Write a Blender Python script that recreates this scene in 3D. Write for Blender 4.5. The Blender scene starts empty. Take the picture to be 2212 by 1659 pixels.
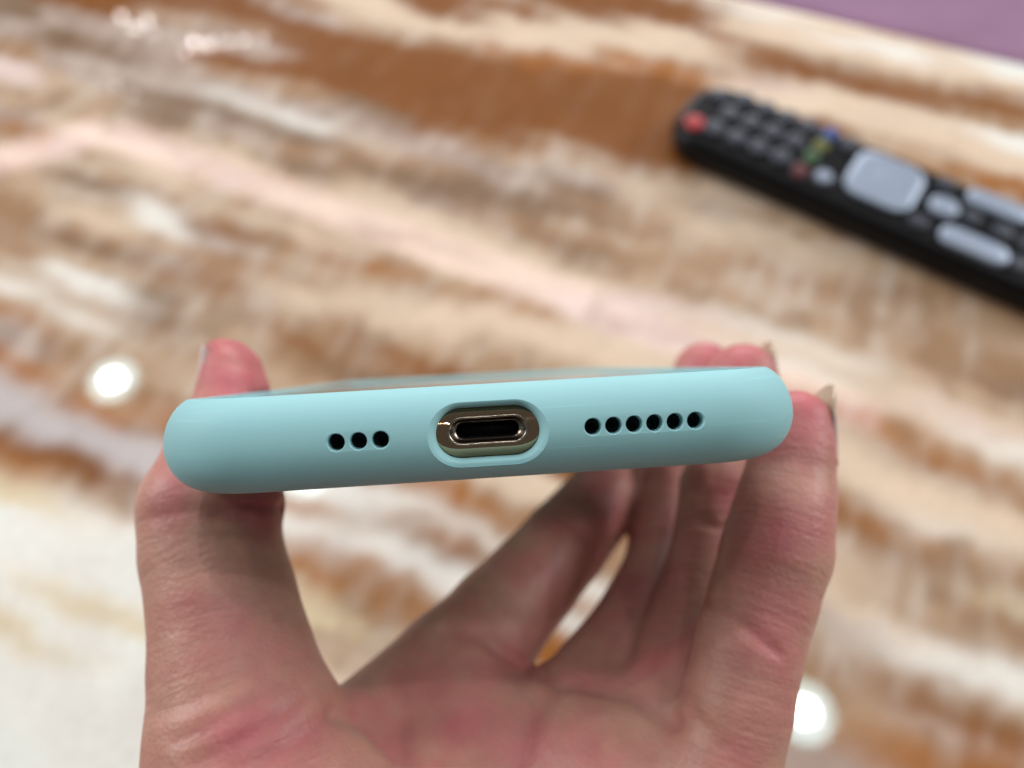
import bpy, bmesh, math
import numpy as np
from mathutils import Vector, Matrix

# ------------------------------------------------------------------ camera
sc = bpy.context.scene
PITCH = math.radians(60.0)
CAM_H = 0.28
FPX = 1671.0            # focal length in pixels of a 2212 px wide picture
cam_d = bpy.data.cameras.new('camera')
cam = bpy.data.objects.new('camera', cam_d)
sc.collection.objects.link(cam)
sc.camera = cam
cam.location = (0, 0, CAM_H)
cam.rotation_euler = (math.radians(30.0), 0, 0)
cam_d.sensor_fit = 'HORIZONTAL'
cam_d.sensor_width = 5.6
cam_d.lens = 5.6 * FPX / 2212.0
cam_d.clip_start = 0.005
cam_d.clip_end = 20.0
cam_d.dof.use_dof = True
cam_d.dof.focus_distance = 0.0835
cam_d.dof.aperture_fstop = 1.95

# ------------------------------------------------------------------ light
w = bpy.data.worlds.new('World')
sc.world = w
w.use_nodes = True
bg = w.node_tree.nodes['Background']
bg.inputs['Color'].default_value = (1.0, 0.975, 0.955, 1)
bg.inputs['Strength'].default_value = 0.11

def area(name, loc, size, power, color, shape='DISK', size_y=None, rot=(0, 0, 0)):
    d = bpy.data.lights.new(name, 'AREA')
    d.shape = shape
    d.size = size
    if size_y:
        d.size_y = size_y
    d.energy = power
    d.color = color
    o = bpy.data.objects.new(name, d)
    o.location = loc
    o.rotation_euler = rot
    sc.collection.objects.link(o)
    return o

# a straight row of ceiling downlights, 2 m above the table top
for (x, y) in ((-1.36, 1.33), (-0.66, 0.985), (0.06, 0.64), (0.80, 0.28), (1.52, -0.07)):
    area('downlight_diffuser', (x, y, 2.0), 0.164, 0.90, (0.66, 0.98, 1.0))
    area('downlight_led', (x, y, 1.996), 0.058, 3.2, (1.0, 0.98, 0.95))
area('downlight_led', (0.10, -0.42, 1.996), 0.11, 2.6, (1.0, 0.98, 0.96))      # one of the row behind the camera

# two unseen soft fill lights added left and right of the table
def aimed(name, loc, size, size_y, radiance, color, aim=(0, 0.15, 0.1)):
    o = area(name, loc, size, radiance * math.pi * size * size_y, color, 'RECTANGLE', size_y)
    o.rotation_euler = (Vector(aim) - Vector(loc)).to_track_quat('-Z', 'Y').to_euler()
    return o
aimed('side_fill', (-3.1, 1.2, 1.7), 1.8, 1.4, 10.0, (0.97, 0.985, 1.0))
aimed('side_fill', (3.1, 1.3, 1.7), 1.8, 1.4, 8.6, (0.97, 0.985, 1.0))
aimed('far_fill', (0.25, 3.0, 1.0), 2.4, 0.75, 8.0, (0.96, 0.98, 1.0))  # added soft source, low and unseen, lighting from the far side

sc.view_settings.view_transform = 'Standard'
sc.view_settings.look = 'None'
sc.view_settings.gamma = 1.0
sc.view_settings.exposure = 0.0
sc.view_settings.use_curve_mapping = False
sc.cycles.use_denoising = True
sc.cycles.sample_clamp_indirect = 6.0
sc.cycles.max_bounces = 8

# ceiling cove strips with a faint pink glow (mirrored in the polished stone)
def px_ceiling(px, py, H=2.0):
    cx, cy = (px - 1106) / FPX, (829.5 - py) / FPX
    s, c = math.sin(PITCH), math.cos(PITCH)
    d = (cx, c + cy * s, -s + cy * c)
    t = (CAM_H + H) / -d[2]
    return Vector((d[0] * t, d[1] * t, H))

def cove(pa, pb, width, radiance, color):
    a, b = px_ceiling(*pa), px_ceiling(*pb)
    m = (a + b) / 2
    L = (b - a).length
    ang = math.atan2(b.y - a.y, b.x - a.x)
    area('cove_strip', m, L, radiance * math.pi * L * width, color, 'RECTANGLE', width, (0, 0, ang))
COVE = (1.0, 0.76, 0.86)
# the raised ceiling tray behind the cove, softly lit
_a, _b = px_ceiling(232, 240), px_ceiling(1900, 850)
_dir = (_b - _a).normalized(); _nrm = Vector((-_dir.y, _dir.x, 0))
_mid = _a + _dir * 1.4 + _nrm * 1.0
area('ceiling_tray', (_mid.x, _mid.y, 2.06), 3.8, 0.32 * math.pi * 3.8 * 1.9, (1.0, 0.95, 0.95), 'RECTANGLE', 1.9, (0, 0, math.atan2(_dir.y, _dir.x)))
# a few sparkling pendants of a ceiling fitting, glinting in the stone at the upper left
for px_, py_, w_ in ((262, 36, .14), (318, 44, .10), (292, 60, .10), (330, 70, .05), (420, 92, .22), (452, 97, .16), (492, 92, .12), (528, 88, .10), (566, 86, .06), (400, 112, .08), (250, 190, .06), (285, 205, .05)):
    d_ = bpy.data.lights.new('pendant_glint', 'POINT'); d_.shadow_soft_size = 0.014; d_.energy = w_ * 1.3; d_.color = (1.0, 0.93, 0.92)
    o_ = bpy.data.objects.new('pendant_glint', d_); o_.location = px_ceiling(px_, py_, 1.8); sc.collection.objects.link(o_)
cove((232, 285), (1275, 655), 0.15, 4.4, COVE)
cove((1295, 668), (1900, 905), 0.12, 4.2, COVE)
cove((-60, 365), (225, 282), 0.16, 4.4, COVE)

# ------------------------------------------------------------------ helpers
S60, C60 = math.sin(PITCH), math.cos(PITCH)
CR = Vector((1, 0, 0)); CU = Vector((0, S60, C60)); CF = Vector((0, C60, -S60))

def cam2w(x, y, z):
    """camera space in mm (right, up, forward) -> world metres"""
    return Vector((0, 0, CAM_H)) + (CR * x + CU * y + CF * z) * 0.001

def P(px, py, depth):
    """pixel of the 2212 px picture + depth in mm -> camera space in mm"""
    return np.array(((px - 1106) * depth / FPX, (829.5 - py) * depth / FPX, depth))

def tag(o, label=None, cat=None, group=None, kind=None):
    if label: o['label'] = label
    if cat: o['category'] = cat
    if group: o['group'] = group
    if kind: o['kind'] = kind
    return o

def empty(name, loc=(0, 0, 0)):
    o = bpy.data.objects.new(name, None)
    o.empty_display_size = 0.01
    o.location = loc
    sc.collection.objects.link(o)
    return o

def mesh_obj(name, verts, faces, mat=None, parent=None, smooth=True, matrix=None):
    me = bpy.data.meshes.new(name)
    me.from_pydata([tuple(v) for v in verts], [], [tuple(f) for f in faces])
    me.update()
    if smooth:
        me.polygons.foreach_set('use_smooth', [True] * len(me.polygons))
    if mat: me.materials.append(mat)
    o = bpy.data.objects.new(name, me)
    sc.collection.objects.link(o)
    if parent: o.parent = parent
    if matrix is not None: o.matrix_local = matrix
    return o

def sharp(o, deg=35):
    o.data.set_sharp_from_angle(angle=math.radians(deg))

def fix_normals(o):
    bm = bmesh.new(); bm.from_mesh(o.data)
    bmesh.ops.recalc_face_normals(bm, faces=bm.faces)
    bm.to_mesh(o.data); bm.free()

def srgb(r, g, b):
    f = lambda c: ((c / 255.0) / 12.92) if c / 255.0 <= 0.04045 else (((c / 255.0) + 0.055) / 1.055) ** 2.4
    return (f(r), f(g), f(b), 1.0)

def mat(name, color, rough=0.5, metal=0.0, spec=0.5, bump=None, vary=None, **kw):
    """bump = (scale, strength, distance); vary = (scale, amount)"""
    m = bpy.data.materials.new(name)
    m.use_nodes = True
    nt = m.node_tree
    b = nt.nodes['Principled BSDF']
    b.inputs['Base Color'].default_value = color
    b.inputs['Roughness'].default_value = rough
    b.inputs['Metallic'].default_value = metal
    b.inputs['Specular IOR Level'].default_value = spec
    for k, v in kw.items():
        b.inputs[k.replace('_', ' ')].default_value = v
    tc = nt.nodes.new('ShaderNodeTexCoord')
    if bump:
        n = nt.nodes.new('ShaderNodeTexNoise'); n.inputs['Scale'].default_value = bump[0]
        n.inputs['Detail'].default_value = 4
        bp = nt.nodes.new('ShaderNodeBump'); bp.inputs['Strength'].default_value = bump[1]
        bp.inputs['Distance'].default_value = bump[2]
        nt.links.new(tc.outputs['Object'], n.inputs['Vector'])
        nt.links.new(n.outputs['Fac'], bp.inputs['Height'])
        nt.links.new(bp.outputs['Normal'], b.inputs['Normal'])
    if vary:
        n = nt.nodes.new('ShaderNodeTexNoise'); n.inputs['Scale'].default_value = vary[0]
        n.inputs['Detail'].default_value = 5
        r = nt.nodes.new('ShaderNodeMapRange')
        r.inputs['To Min'].default_value = 1 - vary[1]; r.inputs['To Max'].default_value = 1 + vary[1]
        h = nt.nodes.new('ShaderNodeHueSaturation')
        h.inputs['Color'].default_value = color
        nt.links.new(tc.outputs['Object'], n.inputs['Vector'])
        nt.links.new(n.outputs['Fac'], r.inputs['Value'])
        nt.links.new(r.outputs['Result'], h.inputs['Value'])
        nt.links.new(h.outputs['Color'], b.inputs['Base Color'])
    return m

# ------------------------------------------------------------------ stone table
BA = math.radians(-22.0)
def uv_of(x, y):   # band coordinates (mm): u along the bands, v across
    return x * math.cos(BA) + y * math.sin(BA), -x * math.sin(BA) + y * math.cos(BA)
def xy_of(u, v):
    return u * math.cos(BA) - v * math.sin(BA), u * math.sin(BA) + v * math.cos(BA)
def px_table(px, py):
    cx, cy = (px - 1106) / FPX, (829.5 - py) / FPX
    d = (cx, C60 + cy * S60, -S60 + cy * C60)
    t = CAM_H / -d[2] * 1000
    return d[0] * t, d[1] * t

class Noise2:
    def __init__(self, seed):
        self.g = np.random.RandomState(seed).rand(256, 256)
    def __call__(self, x, y):
        xi, yi = np.floor(x).astype(int), np.floor(y).astype(int)
        fx, fy = x - xi, y - yi
        fx = fx * fx * (3 - 2 * fx); fy = fy * fy * (3 - 2 * fy)
        g = self.g
        a = g[xi % 256, yi % 256]; b = g[(xi + 1) % 256, yi % 256]
        c = g[xi % 256, (yi + 1) % 256]; d = g[(xi + 1) % 256, (yi + 1) % 256]
        return (a * (1 - fx) + b * fx) * (1 - fy) + (c * (1 - fx) + d * fx) * fy
    def fbm(self, x, y, o=4):
        s = 0; a = 0.5; t = 0
        for i in range(o):
            s = s + a * self(x * 2 ** i + 17.3 * i, y * 2 ** i + 5.1 * i); t += a; a *= 0.5
        return s / t

# mineral tones of the stone
TONE = {'W': (236, 231, 222), 'C': (229, 204, 179), 'P': (228, 204, 195), 'L': (188, 164, 150),
        'B': (204, 173, 144), 'T': (180, 141, 108), 'G': (149, 119, 94), 'N': (152, 92, 42),
        'O': (184, 114, 50), 'D': (146, 86, 32), 'V': (206, 196, 194), 'Y': (228, 208, 172)}
# how the bands of the slab lie (tone letters along eight cuts through it)
CUTS = {
    0: '0G 50L 100T 150P 200B 250L 268O 300B 325C 350B 375B 420T 450T 500T 570B 595W 640B 662O 705L 735V 762O 790O 820V 900V 947D 972O 995B 1045Y 1110W 1180W 1260W 1350Y 1400W 1480W 1560W 1659W',
    200: '0N 50L 100G 150L 200B 250B 300C 325B 357B 400G 430B 470C 500T 530G 570B 620W 660B 690W 720B 748T 800T 850B 885O 930V 965V 1005D 1045D 1080B 1110W 1200W 1270W 1315Y 1380W 1500W 1600W',
    350: '0N 40T 80L 130L 180L 220G 260G 300B 340C 380C 420T 450W 480W 520B 560L 600T 640G 690G 720T 760B 800B 870T 900O 960V 1000V 1100W',
    500: '0N 30N 50T 75L 95L 130N 165T 200L 215W 240G 280L 310B 340C 370B 400B 440B 460C 485T 500N 535L 570T 600T 625N 645T 660T 695B 720B 780B 830B',
    650: '0T 30L 60N 100N 150N 200T 240L 265W 290G 330T 360G 400B 420C 450C 480B 510C 545T 580B 610T 640C 670C 700B 720T 745N 790T 830B 1060W 1090O 1130W 1180W 1209O 1245O 1290Y',
    800: '0C 25C 50C 65T 100N 150N 200N 240G 260L 285L 310B 340T 370G 400B 420C 450C 480C 500B 530C 550B 580O 610B 640C 660C 695C 715B 735N 760T 790T 830G 1060W 1104W 1170W 1232O 1262T 1302O 1330B',
    950: '0N 25N 45C 70C 90T 120N 180N 240N 290N 310L 340L 365T 395G 430G 455L 480C 510C 540B 565C 590C 620T 640B 660C 690C 715C 745B 770T 800N 830N 1060O 1080O 1110W 1160O 1182D 1220W 1267W',
    1106: '0T 20N 45C 70C 90C 115O 150N 200N 250N 300N 320T 345B 370L 400L 420G 450G 480T 500T 520B 545C 570C 600C 625C 645B 662O 685C 702C 730C 760B 788T 805T 830B 1046C 1093T 1143T 1200W',
    1250: '0N 25N 50C 75C 105C 135O 160N 220N 280N 330T 355B 385L 415G 440T 465G 490B 515T 545G 575B 600C 630C 655P 680P 705C 740C 770C 800B 1190T 1267W 1298O 1345W 1415O',
    1400: '0N 30N 60C 90C 110C 140O 180N 240N 300N 345N 375T 405C 440B 470T 500T 530B 568T 598B 630B 660P 687P 710T 732P 754C 790C',
    1520: '0T 25N 60N 90C 125C 150T 420C 450T 480C 504C 540B 575T 600B 640T 665B 688P 715C',
    1640: '10C 30W 55C 80C 115N 140N 160T 180P 200C 430B 460B 500C 530B 560T 580T 610B 640B 680B 705W 740C',
    1750: '40C 70C 95C 125T 145N 165N 190C 215C 470B 500B 545C 578C 610T 640T 688T 720B 760C 800W 830C 1625L 1500T',
    1830: '60C 90W 120C 150T 170N 190N 212C 235C 520T 560B 600T 633T 665B 700B 740B 770W 810B 850C 890O 915O 950C 987C 1040C 1080T 1105N 1146N 1180B 1209C 1260C 1300C 1357L 1400B 1437L 1480T 1540B 1568T 1610L',
    1940: '80C 110W 140C 165T 185N 215N 245C 268C 560B 590B 640T 670B 710T 760B 798B 840C 870C 912O 940B 990T 1030C 1066C 1110C 1146O 1186T 1220L 1243T 1280B 1311T 1368C 1414W 1465T 1511T 1560B 1596O 1640O',
    2050: '95C 130C 155C 185T 205N 230T 265C 300C 340B 380T 600T 633T 670B 720T 770T 798T 840B 895P 930C 985O 1010O 1050C 1100C 1150W 1190T 1226G 1270T 1310T 1368T 1414W 1450W 1500N 1534N 1590V 1630O',
    2150: '120W 150W 175C 205T 225N 255T 300W 345C 385O 640T 690T 740B 790T 827G 870B 910C 965W 1000B 1032T 1065T 1100C 1150C 1200B 1226T 1254T 1300Y 1340T 1390B 1430W 1471W 1511B 1550T 1575N 1614O 1650O',
}
def stone_colors(U, V):
    su, sv, sr = [], [], []
    for x, seq in CUTS.items():
        for tok in seq.split():
            a, b = uv_of(*px_table(x, float(tok[:-1])))
            su.append(a); sv.append(b); sr.append(srgb(*TONE[tok[-1]])[:3])
    su, sv, sr = np.array(su), np.array(sv), np.array(sr)
    n1, n2, n3, n4 = Noise2(3), Noise2(11), Noise2(29), Noise2(41)
    # band edges wander and are frayed by the fibres that grow across them
    wv = (n1.fbm(U / 34, V / 22, 4) - 0.5) * 9 + (n2.fbm(U / 8.0, V / 30, 2) - 0.5) * 5.5
    wu = (n3.fbm(U / 30, V / 30, 3) - 0.5) * 26
    Uq, Vq = U + wu, V + wv
    num = np.zeros(U.shape + (3,)); den = np.zeros(U.shape) + 1e-9
    for a, b, c in zip(su, sv, sr):
        e = np.exp(-0.5 * (((Uq - a) / 15.0) ** 2 + ((Vq - b) / 3.6) ** 2))
        num += e[..., None] * c; den += e
    col = num / den[..., None]
    # away from the charted part the slab goes on with free bands
    t = n4.fbm(Vq / 26 + 9, Uq / 260, 4)
    W_, T_, N_ = (np.array(srgb(*TONE[k])[:3]) for k in 'CTN')
    k1 = np.clip((t - 0.36) / 0.16, 0, 1)[..., None]; k2 = np.clip((t - 0.55) / 0.12, 0, 1)[..., None]
    free = (W_ * (1 - k1) + T_ * k1) * (1 - k2) + N_ * k2
    f = np.clip(den / 0.03, 0, 1)[..., None]
    col = col * f + free * (1 - f)
    lum = col.mean(-1, keepdims=True)
    col = col * np.clip(lum / 0.44, 0.3, 1.25) ** 0.16          # restore the contrast lost in blending
    # crystals: pale clusters and fibres standing across the bands
    sm = lambda q, lo, hi: np.clip((q - lo) / (hi - lo), 0, 1) ** 2 * (3 - 2 * np.clip((q - lo) / (hi - lo), 0, 1))
    lum = col.mean(-1)
    mid = np.exp(-((lum - 0.40) / 0.15) ** 2)
    blob = sm(n3.fbm(U / 13 + 50, V / 17, 2), 0.52, 0.70)
    fib = sm(n2.fbm(U / 5.5 + 3, V / 24, 2), 0.48, 0.68) * np.exp(-((lum - 0.33) / 0.14) ** 2)
    dark = sm(n1.fbm(U / 12 + 80, V / 15, 2), 0.54, 0.72)
    pale = np.array(srgb(226, 210, 196)[:3]); shade_ = np.array(srgb(140, 106, 78)[:3])
    kp = np.clip(0.30 * blob * mid + 0.32 * fib, 0, 0.6)[..., None]
    col = col * (1 - kp) + pale * kp
    kd = (mid * 0.42 * dark * (1 - blob))[..., None]
    col = col * (1 - kd) + shade_ * kd
    col = col * (1 + 0.16 * (n4.fbm(U / 20, V / 20, 3) - 0.5))[..., None]
    dull = 0.86 + 0.14 * np.clip((lum - 0.55) / 0.2, 0, 1)     # all but the white calcite is a little deeper
    col = col * dull[..., None]
    return np.clip(col, 0.01, 0.86)

V_EDGE = 442.0
us = np.arange(-620, 621, 3.0)
vs = np.concatenate((np.arange(-260, V_EDGE - 1, 3.0), [V_EDGE]))
UU, VV = np.meshgrid(us, vs, indexing='xy')
XX, YY = xy_of(UU, VV)
nu, nv = len(us), len(vs)
top = np.stack((XX.ravel(), YY.ravel(), np.zeros(nu * nv)), 1) * 0.001
idx = np.arange(nu * nv).reshape(nv, nu)
f_top = np.stack((idx[:-1, :-1], idx[:-1, 1:], idx[1:, 1:], idx[1:, :-1]), -1).reshape(-1, 4)
ring = np.concatenate((idx[0, :], idx[1:, -1], idx[-1, -2::-1], idx[-2:0:-1, 0]))
rim_prof = [(0.0008, -0.0008), (0.0012, -0.0022), (0.0012, -0.0188), (0, -0.02)]
verts = [top]; faces = [f_top]
ctr = top.mean(0)
prev = ring; base = len(top)
out = top[ring] - ctr; out[:, 2] = 0; out /= np.linalg.norm(out, axis=1)[:, None]
for o_, z_ in rim_prof:
    v = top[ring] + out * o_; v[:, 2] = z_
    verts.append(v); cur = np.arange(base, base + len(ring)); base += len(ring)
    faces.append(np.stack((prev, cur, np.roll(cur, -1), np.roll(prev, -1)), -1)); prev = cur
V_all = np.concatenate(verts); F_all = np.concatenate(faces)
tb = bpy.data.meshes.new('table_top')
tb.from_pydata(V_all.tolist(), [], F_all.tolist() + [prev[::-1].tolist()])
tb.polygons.foreach_set('use_smooth', [True] * len(tb.polygons))
at = tb.attributes.new('stone', 'FLOAT_COLOR', 'POINT')
Uv, Vv = uv_of(V_all[:, 0] * 1000, V_all[:, 1] * 1000)
cc = np.ones((len(V_all), 4), np.float32)
cc[:, :3] = stone_colors(Uv, Vv)
at.data.foreach_set('color', cc.ravel())
m = bpy.data.materials.new('polished_onyx'); m.use_nodes = True
nt = m.node_tree; b = nt.nodes['Principled BSDF']
an = nt.nodes.new('ShaderNodeAttribute'); an.attribute_name = 'stone'
tc = nt.nodes.new('ShaderNodeTexCoord')
nz = nt.nodes.new('ShaderNodeTexNoise'); nz.inputs['Scale'].default_value = 260; nz.inputs['Detail'].default_value = 6
mr = nt.nodes.new('ShaderNodeMapRange'); mr.inputs['To Min'].default_value = 0.86; mr.inputs['To Max'].default_value = 1.14
hs = nt.nodes.new('ShaderNodeHueSaturation')
nt.links.new(tc.outputs['Object'], nz.inputs['Vector']); nt.links.new(nz.outputs['Fac'], mr.inputs['Value'])
nt.links.new(an.outputs['Color'], hs.inputs['Color']); nt.links.new(mr.outputs['Result'], hs.inputs['Value'])
nt.links.new(hs.outputs['Color'], b.inputs['Base Color'])
b.inputs['Roughness'].default_value = 0.03
b.inputs['IOR'].default_value = 1.52
tb.materials.append(m)
table = bpy.data.objects.new('table_top', tb); sc.collection.objects.link(table)
sharp(table, 50)
tag(table, 'polished onyx table top banded in cream, tan and orange brown', 'table top')

# ------------------------------------------------------------------ mauve seat beyond the table edge
def rounded_block(u0, u1, v0, v1, z0, z1, r, n=8):
    """box in band coordinates with rounded upper edges (mm)"""
    vs_, fs_ = [], []
    loops = []
    prof = [(0, z0)] + [(r - r * math.cos(t * math.pi / 2 / n), z1 - r + r * math.sin(t * math.pi / 2 / n)) for t in range(n + 1)]
    for ins, z in prof:
        lp = []
        a0, a1, b0, b1 = u0 + ins, u1 - ins, v0 + ins, v1 - ins
        for (cu, cv, s) in ((a1, b1, 0), (a0, b1, 1), (a0, b0, 2), (a1, b0, 3)):
            rr = 25 - min(ins, 20)
            cu2 = cu - rr if s in (0, 3) else cu + rr
            cv2 = cv - rr if s in (0, 1) else cv + rr
            for k in range(7):
                an_ = s * math.pi / 2 + k * math.pi / 12
                x, y = xy_of(cu2 + rr * math.cos(an_), cv2 + rr * math.sin(an_))
                lp.append(len(vs_)); vs_.append((x * .001, y * .001, z * .001))
        loops.append(lp)
    for A, B in zip(loops, loops[1:]):
        for i in range(len(A)):
            j = (i + 1) % len(A); fs_.append((A[i], A[j], B[j], B[i]))
    fs_.append(loops[-1]); fs_.append(loops[0][::-1])
    return vs_, fs_
v_, f_ = rounded_block(-500, 640, 452, 900, -300, -9, 14)
seat = mesh_obj('sofa_seat', v_, f_, mat('mauve_fabric', srgb(146, 112, 138), 0.85, spec=0.2, bump=(900, 0.3, 0.0006), vary=(18, 0.22)))
sharp(seat, 50)
tag(seat, 'mauve purple seat surface beyond the far edge of the stone table', 'seat')

# ------------------------------------------------------------------ phone and its case
CASE_W, CASE_L, CASE_R = 74.0, 147.0, 12.0
def rr_loop(inset, dense=True):
    """rounded rectangle, x in +-W/2, y in 0..L, counter-clockwise, fixed point count"""
    hw = CASE_W / 2 - inset; y0, y1 = inset, CASE_L - inset
    r = max(CASE_R - inset, 0.6)
    pts = []
    nb, ncn, ns, ntp = 150, 24, 30, 24
    for i in range(nb): pts.append((-hw + r + (2 * hw - 2 * r) * i / nb, y0))
    def corner(cx, cy, a0):
        for i in range(ncn):
            a = a0 + math.pi / 2 * i / ncn
            pts.append((cx + r * math.cos(a), cy + r * math.sin(a)))
    corner(hw - r, y0 + r, -math.pi / 2)
    for i in range(ns): pts.append((hw, y0 + r + (y1 - y0 - 2 * r) * i / ns))
    corner(hw - r, y1 - r, 0)
    for i in range(ntp): pts.append((hw - r - (2 * hw - 2 * r) * i / ntp, y1))
    corner(-hw + r, y1 - r, math.pi / 2)
    for i in range(ns): pts.append((-hw, y1 - r - (y1 - y0 - 2 * r) * i / ns))
    corner(-hw + r, y0 + r, math.pi)
    return pts

def sweep(profile):
    """profile: list of (inset, z); first and last loops are capped"""
    vs_, fs_ = [], []
    n = None
    for k, (ins, z) in enumerate(profile):
        lp = rr_loop(ins); n = len(lp)
        vs_ += [(x * .001, y * .001, z * .001) for x, y in lp]
        if k:
            a, b_ = (k - 1) * n, k * n
            fs_ += [(a + i, a + (i + 1) % n, b_ + (i + 1) % n, b_ + i) for i in range(n)]
    fs_.append(tuple(range(n))[::-1])
    fs_.append(tuple(range(len(vs_) - n, len(vs_))))
    return vs_, fs_

# placement in camera space
ROLL, YAW, UPT = math.radians(3.2), math.radians(-3.7), math.radians(0.95)
Yl = (CF * math.cos(UPT) * math.cos(YAW) + CR * math.sin(YAW) + CU * math.sin(UPT)).normalized()
Xl = (CR * math.cos(ROLL) + CU * math.sin(ROLL)); Xl = (Xl - Yl * Xl.dot(Yl)).normalized()
Zl = Xl.cross(Yl).normalized()
PORT_PX = (1055, 936.0); PORT_D = 81.2
pc = P(PORT_PX[0], PORT_PX[1], PORT_D)
org = cam2w(*pc) - Zl * 0.00535           # the case's outer end face, at the middle of its width, back plane
PM = Matrix(((Xl.x, Yl.x, Zl.x, org.x), (Xl.y, Yl.y, Zl.y, org.y), (Xl.z, Yl.z, Zl.z, org.z), (0, 0, 0, 1)))

mint = mat('mint_silicone', (0.325, 0.60, 0.63, 1), 0.60, spec=0.35, bump=(5200, 0.10, 0.00006), vary=(90, 0.02))
steel = mat('gold_steel', (0.52, 0.37, 0.235, 1), 0.05, metal=1.0, bump=(700, 0.05, 0.0001))
nt = mint.node_tree      # faint drag marks along the end wall
_tc = nt.nodes.new('ShaderNodeTexCoord'); _mp = nt.nodes.new('ShaderNodeMapping'); _mp.inputs['Scale'].default_value = (45, 300, 2600)
_nz = nt.nodes.new('ShaderNodeTexNoise'); _nz.inputs['Scale'].default_value = 1.0; _nz.inputs['Detail'].default_value = 2
_mr = nt.nodes.new('ShaderNodeMapRange'); _mr.inputs['From Min'].default_value = 0.62; _mr.inputs['From Max'].default_value = 0.82
_mr.inputs['To Min'].default_value = 1.0; _mr.inputs['To Max'].default_value = 1.16
nt.links.new(_tc.outputs['Object'], _mp.inputs['Vector']); nt.links.new(_mp.outputs['Vector'], _nz.inputs['Vector']); nt.links.new(_nz.outputs['Fac'], _mr.inputs['Value'])
_h2 = nt.nodes.new('ShaderNodeHueSaturation'); _b = nt.nodes['Principled BSDF']
_src = _b.inputs['Base Color'].links[0].from_socket
nt.links.new(_src, _h2.inputs['Color']); nt.links.new(_mr.outputs['Result'], _h2.inputs['Value']); nt.links.new(_h2.outputs['Color'], _b.inputs['Base Color'])
rim_steel = mat('port_rim_steel', (0.36, 0.29, 0.23, 1), 0.24, metal=1.0, bump=(3500, 0.25, 0.00008))
black = mat('port_black', (0.006, 0.006, 0.007, 1), 0.6, spec=0.2)
depth_black = mat('hole_depth_black', (0.008, 0.008, 0.008, 1), 0.45, spec=0.4, bump=(9000, 0.9, 0.0002))
glass = mat('screen_glass', (0.004, 0.004, 0.005, 1), 0.02, spec=0.5)

prof = []
for i in range(19):      # back edge, large radius
    a = math.pi / 2 * i / 18
    prof.append((5.0 - 5.0 * math.sin(a), 5.2 - 5.2 * math.cos(a)))
for i in range(1, 19):   # towards the lip
    a = math.radians(66) * i / 18
    prof.append((4.4 - 4.4 * math.cos(a), 5.2 + 5.72 * math.sin(a)))
prof += [(2.72, 10.50), (2.88, 10.52), (3.05, 10.48), (3.15, 10.35), (3.15, 9.98), (4.4, 9.83)]
for i in range(13):      # inside, round the steel frame
    a = math.pi * i / 12
    prof.append((5.3 - 3.88 * math.sin(a) ** 0.9, 5.75 + 3.98 * math.cos(a)))
prof.append((12.0, 1.76))
v_, f_ = sweep(prof)
case = mesh_obj('phone_case', v_, f_, mint, matrix=None)
case.matrix_world = PM
fix_normals(case)

def surf(dz):
    """how far the case's end wall curves back at a height dz from its middle (mm)"""
    return 5.0 - 5.0 * math.sqrt(max(0, 1 - (dz / 5.2) ** 2)) if dz < 0 else 4.4 - 4.4 * math.sqrt(max(0, 1 - (dz / 5.72) ** 2))

def pill_loft(sections, cx, cz, n=20, follow=False):
    """sections: (depth y, width, height) in mm; closed cutter / funnel"""
    vs_, fs_, cnt = [], [], 0
    for (y, wd, ht) in sections:
        r = ht / 2; s = wd / 2 - r; lp = []
        for k in range(n + 1):
            a = -math.pi / 2 + math.pi * k / n; lp.append((s + r * math.cos(a), r * math.sin(a)))
        for k in range(n + 1):
            a = math.pi / 2 + math.pi * k / n; lp.append((-s + r * math.cos(a), r * math.sin(a)))
        cnt = len(lp)
        vs_ += [((cx + x) * .001, (y + (surf(z) if follow and -1.5 < y < 2.5 else 0)) * .001, (cz + z) * .001) for x, z in lp]
    for k in range(len(sections) - 1):
        a, b_ = k * cnt, (k + 1) * cnt
        fs_ += [(a + i, b_ + i, b_ + (i + 1) % cnt, a + (i + 1) % cnt) for i in range(cnt)]
    return vs_, fs_, cnt

def cut(target, sections, cx, cz, n=20, follow=False):
    v2, f2, c = pill_loft(sections, cx, cz, n, follow)
    f2 = f2 + [tuple(range(c)), tuple(range(len(v2) - c, len(v2)))[::-1]]
    o = mesh_obj('cutter', v2, f2)
    fix_normals(o)
    o.matrix_world = target.matrix_world
    md = target.modifiers.new('cut', 'BOOLEAN'); md.operation = 'DIFFERENCE'; md.object = o; md.solver = 'EXACT'
    return o

HOLES_L = [-15.85, -13.55, -11.28]
HOLES_R = [11.12 + 2.215 * i for i in range(6)]
PZ = 5.35
cutters = []
# shallow moulding recess that links the holes of each row
cutters.append(cut(case, [(-2, 7.0, 2.0), (0.085, 6.7, 1.95)], -13.56, PZ))
cutters.append(cut(case, [(-2, 13.4, 2.0), (0.085, 13.1, 1.95)], 16.65, PZ))
for hx in HOLES_L + HOLES_R:
    cutters.append(cut(case, [(-2, 2.20, 2.20), (0.02, 2.08, 2.08), (0.10, 1.94, 1.94), (0.22, 1.82, 1.82), (0.42, 1.76, 1.76), (3.0, 1.72, 1.72)], hx, PZ, 16))
port_sec = [(-3.0, 13.4, 7.6), (-0.04, 12.85, 7.12), (0.05, 12.62, 6.88), (0.16, 12.3, 6.58), (0.34, 11.92, 6.22), (0.62, 11.55, 5.88), (1.0, 11.25, 5.60), (1.4, 11.08, 5.46), (4.5, 11.0, 5.40)]
cutters.append(cut(case, port_sec, 0, PZ, 28, True))

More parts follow.
